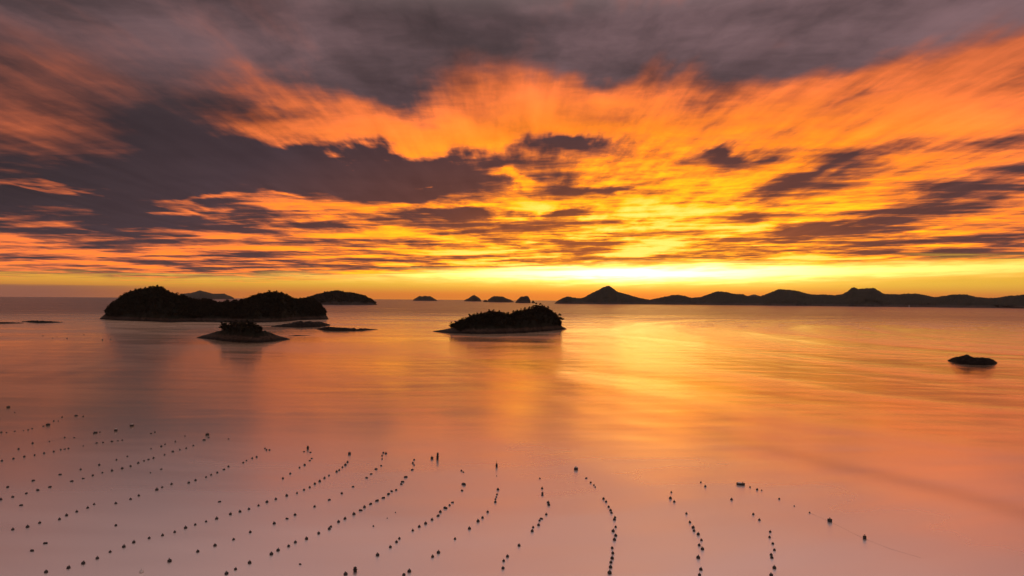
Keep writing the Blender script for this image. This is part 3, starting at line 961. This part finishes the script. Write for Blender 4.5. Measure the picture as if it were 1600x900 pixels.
line('the long line from the bottom left corner',
     [(72, 894.5), (107, 888), (130, 881), (152, 873), (172, 863), (193.5, 855), (209, 848), (233, 841.5), (254, 837), (273, 832), (290, 825.5), (305, 820.5),
      (322, 815.5), (338.5, 811), (360, 804), (375, 800), (389, 796), (404, 790.5), (417, 785), (431, 780.5), (448, 775), (464, 771)])
line('the upper stretch of the bottom left line',
     [(475, 766), (484, 762), (492, 756.5), (499.5, 752.5), (507, 747.5), (514, 743.5), (526, 737.5), (530, 735, .9), (535, 730.5), (539.5, 727, 1.1), (543, 722.5, 1.1)])
line('the line next above the bottom left one',
     [(20, 828), (43, 824), (62, 817.5, 1.1), (93, 812), (104, 806), (120, 800), (137, 794), (147, 788.5), (181, 787), (204, 780.5), (217, 775), (245, 766, 1.15),
      (253.5, 762), (268, 757), (295, 755), (305.5, 751), (322, 746), (330, 742.5), (339.5, 739), (350, 734, -.9), (357, 729.5), (380, 723.5), (385, 720, .85), (394, 716.5)])
line('the short run topping the second long left line', [(401, 714.5), (414, 701, .8), (416.5, 703.5), (421, 703.5, -.8)])
line('the dense line under the square float at left',
     [(1, 781), (20, 777, -.9), (41, 771.5, -.9), (59, 766.5, -.9), (78, 761.5, -.9), (112, 752.5, -1), (130, 748, -.8), (145, 743.5), (160, 739), (175, 736), (191, 732.5),
      (204, 729), (216, 724), (225, 720.5, -.9), (232, 718.5, -.8), (240, 716), (257, 711), (270, 706, -1), (281, 703, .9), (291, 700.5, -1), (302, 696.5, -.8), (319, 688, -1), (326, 684, -.7)])
line('the sparse thin line above the dense left one',
     [(12, 761.5, -.9), (52, 751.5, -.9), (94, 742, -.8), (126, 734, .8), (155, 727), (182, 719), (199, 713.5, .8), (236, 701.5, .8), (252, 698), (258, 694.5, .8), (274, 690.5), (289, 681.5, .7)])
line('the even row of ten at the left edge',
     [(3, 720.5, 1.1), (21, 717), (38, 714), (54, 711.5), (69, 708.5), (84, 706), (95, 703), (101, 702, -.8), (107, 701, -.8), (130, 697, -.7)])
line('the slack row of five above the even left row', [(29, 702, 1.1), (51, 693), (77, 690, .7), (101, 684), (116, 684, -.6)])
line('the crooked farthest line at the left edge',
     [(2, 676, 1.1), (10, 676, -.6), (23, 674, -.7), (37, 673, .6), (44, 672), (50, 670, -.7), (68, 666, -.8), (84, 658, 1.0), (91, 658, .7), (97, 652)])
line('the faint row of five below the pale-topped blocks', [(151, 692.5, -.9), (161, 691.5, -.9), (175, 690, -.9), (184, 689, -.8), (191, 688, -.8)])
line('the faint pair right of the pale-topped blocks', [(236, 677.5, -.9), (242, 675.5, .8)])
line('the faint pair in the grey water at left', [(235, 739, -.6), (252, 733.5, -.8)])
line('the pair where the crooked line points', [(119, 650, -1.5), (130, 651, 1.1)], 'left')
line('the pair left of the pale-topped blocks', [(149, 677, -1.5), (156, 675.5, 1.0)], 'left')
line('the short line below the tall dark spar',
     [(442, 748), (453.5, 740.5), (468, 731), (476, 727), (484, 720, -.8), (487, 716.5, -.8)])
line('the pair at the foot of the dark spar', [(475, 706, -.8), (485, 707, -.8)], 'left')
line('the sparse line from the pale float at the bottom',
     [(265, 877.5, 1.1), (309, 862.5), (336, 853), (365, 843.5, .9), (391, 832), (428.5, 818.5), (448.5, 811, -.9), (461, 805), (491.5, 792), (514.5, 781.5, -.8),
      (534, 771.5, -.9), (551.5, 761, -.9), (573, 747, -.9), (580, 741, -.8), (587.5, 733.5, -.9), (595.5, 728, -.9), (597, 717.5, .8), (597, 712.5, .9), (599, 708, 1.1), (603, 709, 1.1)])
line('the crowded line right of the pale float line',
     [(354, 897), (368, 890), (390, 880), (424, 866.5, 1.1), (434.5, 860.5, 1.1), (451, 854), (461.5, 848), (479, 842.5), (498, 834), (514.5, 827), (517, 823.5), (529, 816), (539, 811),
      (553, 804, 1.05), (563.5, 798, -.9), (569.5, 793), (579, 788, -1), (589, 783, -1), (599, 778.5, -1), (607, 772.5, -1), (612, 768, -.9), (619, 766, -1)])
line('the three kegs above the crowded line', [(627, 757, -1), (629, 753.5, -1), (634, 746, -1)])
line('the knot of four left of the tallest spar', [(644, 734.5, -.8), (647, 727, .8), (645, 724), (647, 719, 1.1)])
line('the scattered small line between two crowded ones', [(469, 882, -.6), (583.5, 822.5, .7), (605, 810, .5), (618, 801, .5)])
line('the crowded line from the twin float, bottom middle',
     [(540, 898, 1.1), (590, 868), (610, 855.5, 1.1), (619.5, 847.5), (624, 842), (645, 829.5), (655, 823.5), (665, 818.5), (675, 812.5), (684.5, 806.5, -1), (688, 800.5),
      (696, 794.5, -1), (702.5, 790, -.9), (707, 785.5, -.9)])
line('the two pairs right of the tallest spar', [(722, 767, -.9), (724.5, 757.5, -1.3), (724, 738, -.8), (721, 736, .9)])
line('the loose line leading up to the pole',
     [(631, 899, 1.0), (639.5, 893.5), (676, 870.5), (685, 864), (711, 842.5), (733.5, 826.5), (747, 815, 1.1), (754, 809.5), (762, 800.5), (774, 785), (774, 780.5, .85),
      (775.5, 777, .8), (776.5, 773, .8), (778, 765.5), (776, 744, .5)])
line('the bent line in the middle below the block float',
     [(786, 888.5, 1.1), (787, 877), (793, 870), (811, 853, 1.1), (831.5, 830.5), (833, 824.5), (841.5, 821), (843, 814), (846, 811, -.9), (853.5, 804.5), (857.5, 789.5), (856.5, 786),
      (847.5, 774), (847.5, 771, .9), (847, 763.5), (843.5, 748, .9)])
line('the upright line right of the middle',
     [(952.5, 896, 1.1), (954, 887), (954.5, 879.5), (956.5, 873), (957.5, 865, 1.1), (956.5, 857, 1.1), (960, 844), (962, 837.5), (958, 830.5), (962, 824), (960, 812.5), (961, 809, .8),
      (955.5, 802), (954, 798, .9), (951, 792.5), (947, 784.5), (943, 780)])
line('the slanting four above the upright line', [(930, 761.5, .6), (928, 758.5, .9), (923, 754.5, .8), (916, 747.5, -.7)])
line('the upright line second from the right',
     [(1093, 899), (1095, 890.5), (1091, 872, 1.1), (1097.5, 858.5), (1092.5, 852.5), (1096, 844.5, .9), (1091, 835.5, 1.05), (1084.5, 830), (1083, 825), (1078, 816.5), (1072.5, 803),
      (1053.5, 784.5), (1047.5, 779, 1.2), (1049, 769.5, .8)])
line('the pair above the second upright line', [(1102, 760.5, 1), (1095, 754, .8)])
line('the rightmost upright line',
     [(1205, 899.5), (1210, 888), (1206, 872), (1205, 867.5), (1210, 860), (1207.5, 850), (1202.5, 840), (1203.5, 831.5), (1186.5, 813), (1177, 804), (1143, 781)])
line('the thin slanting line at right, from the raft', [(1172, 761.5, .8), (1183, 765.5), (1190, 766.5, .6), (1217.5, 780, .7), (1241, 791, .55), (1265, 801.5, .6)], 'raft')
line('the far scatter between reef and large island', [(67, 525, 1.6), (82, 528.5, 1.4), (89, 526.5, 1.4), (105, 529, 1.8), (131, 523, 1.8), (150, 521.5, 1.4), (160, 531.5, 2.2), (173, 530.5, 1.8), (160, 521.5, 1.4)], 'left')
for x, y, lb in ((33, 790, 'small lone float left, below the dense line'), (50, 861, 'tiny lone float near the left edge, low down'), (71, 849.5, 'lone low keg above the bottom left corner line'),
                 (181, 821.5, 'lone keg between the two long left lines'), (343, 784.5, 'faint lone keg above the middle of the bottom left corner line'),
                 (357, 686, 'lone dark keg right of the square float'), (23, 645, 'tiny float below the lone far left block')):
    floater(x, y, ME_KEG, 'keg_float', -(-0.8), lb, None)


# --- the larger, individual floats
def block_float(px, py, w, label, pale=False):
    p = on_sea(px, py)
    root = empty('block_float', (p.x, p.y, 0)); root.rotation_euler[2] = frng.uniform(-.5, .5)
    w *= 0.82
    V, F = block(w, w * 0.8, 0.85, 0.14); obj_from('body', [(x, y, z + 0.2) for x, y, z in V], F, MAT_FLOAT, root)
    for q in (-0.28, 0.28):
        V, F = block(0.09, w * 0.8 + 0.05, 0.9, 0.02); obj_from('strap', [(x + q * w, y, z + 0.2) for x, y, z in V], F, MAT_ROPE, root)
    V, F = ring(0.16, 0.04); obj_from('lifting_ring', [(x, y, z + 0.78) for x, y, z in V], F, MAT_ROPE, root)
    if pale:
        V, F = block(w * 0.75, w * 0.5, 0.22, 0.06); obj_from('pale_lid', [(x, y + 0.05, z + 0.78) for x, y, z in V], F, MAT_PALE, root)
    tag(root, label, 'float')


block_float(13, 637, 1.5, 'lone dark block float far up by the left edge')
block_float(75, 664.5, 1.5, 'dark block float in the middle of the crooked farthest left line')
block_float(181, 673.5, 1.2, 'smaller pale-topped block float, left of the square one', True)
block_float(206, 666, 1.5, 'square block float with a pale lid, alone in the dark water at left', True)
block_float(324, 680, 1.3, 'square dark block float at the top of the dense left line')
block_float(546, 710, 1.1, 'dark block float above the end of the bottom left corner line')
block_float(675, 717, 1.0, 'small dark block float just left of the tallest spar')
block_float(900, 734, 1.3, 'round-shouldered dark block float alone in the middle, above the bent line', True)
block_float(1296.5, 815, 1.05, 'dark block float on the thin slanting line at right')
block_float(1351, 842, 0.75, 'dark block float farthest to the right')


def spar(px, py, h, r, label, pole=0.0, pale=False):
    """upright float: weighted stem, swollen float, waist and top"""
    p = on_sea(px, py)
    root = empty('spar_buoy', (p.x, p.y, 0)); root.rotation_euler = (frng.uniform(-.06, .06), frng.uniform(-.06, .06), frng.uniform(0, 6))
    V, F = lathe([(r * .4, -.8), (r * .7, -.6), (r, -.2), (r, h * .30), (r * .8, h * .40), (r * .6, h * .46)]); obj_from('float_body', V, F, MAT_FLOAT, root, True)
    V, F = lathe([(r * .58, h * .465), (r * .85, h * .55), (r * .9, h * .82), (r * .6, h * .95), (r * .2, h)]); obj_from('topmark', V, F, MAT_PALE if pale else MAT_FLOAT, root, True)
    V, F = lathe([(r * 1.25, h * .42), (r * 1.25, h * .455), (r * .5, h * .46)]); obj_from('collar', V, F, MAT_ROPE, root)
    if pole:
        V, F = lathe([(.07, h * 1.01), (.05, h + pole), (.02, h + pole + .05)], 8); obj_from('pole', V, F, MAT_ROPE, root)
    tag(root, label, 'buoy')


spar(683.5, 718, 2.2, 0.36, 'tallest dark spar buoy, upright in the middle of the farm')
spar(481, 702, 1.2, 0.36, 'stout dark spar buoy at the top of a short line, left of middle')
spar(776, 729.5, 1.1, 0.30, 'spar buoy carrying a thin pole, above the loose middle line', 0.8)
spar(555, 893.5, 0.95, 0.33, 'twin-bellied upright float at the bottom edge, left of middle')


def raft(px, py, label):
    p = on_sea(px, py)
    root = empty('mooring_raft', (p.x, p.y, 0)); root.rotation_euler[2] = -0.35
    sec = [(-1.05, .34, .46), (-.8, .52, .44), (0, .60, .42), (.65, .48, .46), (1.15, .06, .58)]
    V = []; F = []
    for x, w, z in sec:
        V += [(x, -w, z), (x, -w * .75, -.2), (x, w * .75, -.2), (x, w, z)]
    for i in range(len(sec) - 1):
        a = i * 4
        for q in range(3): F.append((a + q, a + q + 1, a + q + 5, a + q + 4))
        F.append((a + 3, a, a + 4, a + 7))
    F += [(3, 2, 1, 0), (16, 17, 18, 19)]
    obj_from('hull', V, F, MAT_FLOAT, root)
    V, F = block(.95, .75, .14, .03); obj_from('pale_deck', [(x - .25, y, z + .52) for x, y, z in V], F, MAT_PALE, root)
    V, F = lathe([(.08, .45), (.08, .85), (.12, .87), (.12, .92)], 8); obj_from('mooring_post', [(x + .6, y, z) for x, y, z in V], F, MAT_ROPE, root)
    tag(root, label, 'raft')


raft(1157, 757.5, 'small boat-shaped raft with a pale deck, at right above the upright lines')
p = on_sea(221, 894.5)
o = bpy.data.objects.new('ball_float', mesh_of('pale_float', *joined(_ball, moved(ring(0.09, 0.025), dz=0.50)), MAT_PALE)); COL.objects.link(o)
o.location = (p.x, p.y, 0.1); tag(o, 'pale whitish ball float at the bottom edge, far left', 'float')


# --- the ropes that show at the surface
def rope(pts, label, r=0.010):
    P = [on_sea(x, y) for x, y in pts]
    fine = []
    for i in range(len(P) - 1):
        for t in range(6):
            q = P[i].lerp(P[i + 1], t / 6.0)
            fine.append(Vector((q.x + frng.uniform(-.05, .05), q.y + frng.uniform(-.05, .05), 0.02 - 0.02 * math.sin(t / 6 * math.pi))))
    fine.append(P[-1])
    V = []; F = []
    for i, c in enumerate(fine):
        d = (fine[min(i + 1, len(fine) - 1)] - fine[max(i - 1, 0)]).normalized()
        n = Vector((-d.y, d.x, 0))
        for q in range(6):
            a = q * math.pi / 3
            V.append(c + n * math.cos(a) * r + Vector((0, 0, math.sin(a) * r)))
    for i in range(len(fine) - 1):
        for q in range(6):
            F.append((i * 6 + q, i * 6 + (q + 1) % 6, i * 6 + 6 + (q + 1) % 6, i * 6 + 6 + q))
    o = obj_from('mooring_rope', V, F, MAT_ROPE, None, True)
    tag(o, label, 'rope')


rope([(1265, 801.5), (1296.5, 815), (1351, 842), (1392, 858), (1440, 872)], 'thin rope trailing right past the two block floats at right')
rope([(51, 693), (77, 690), (101, 684), (130, 686)], 'thin rope along the slack row of floats at left')
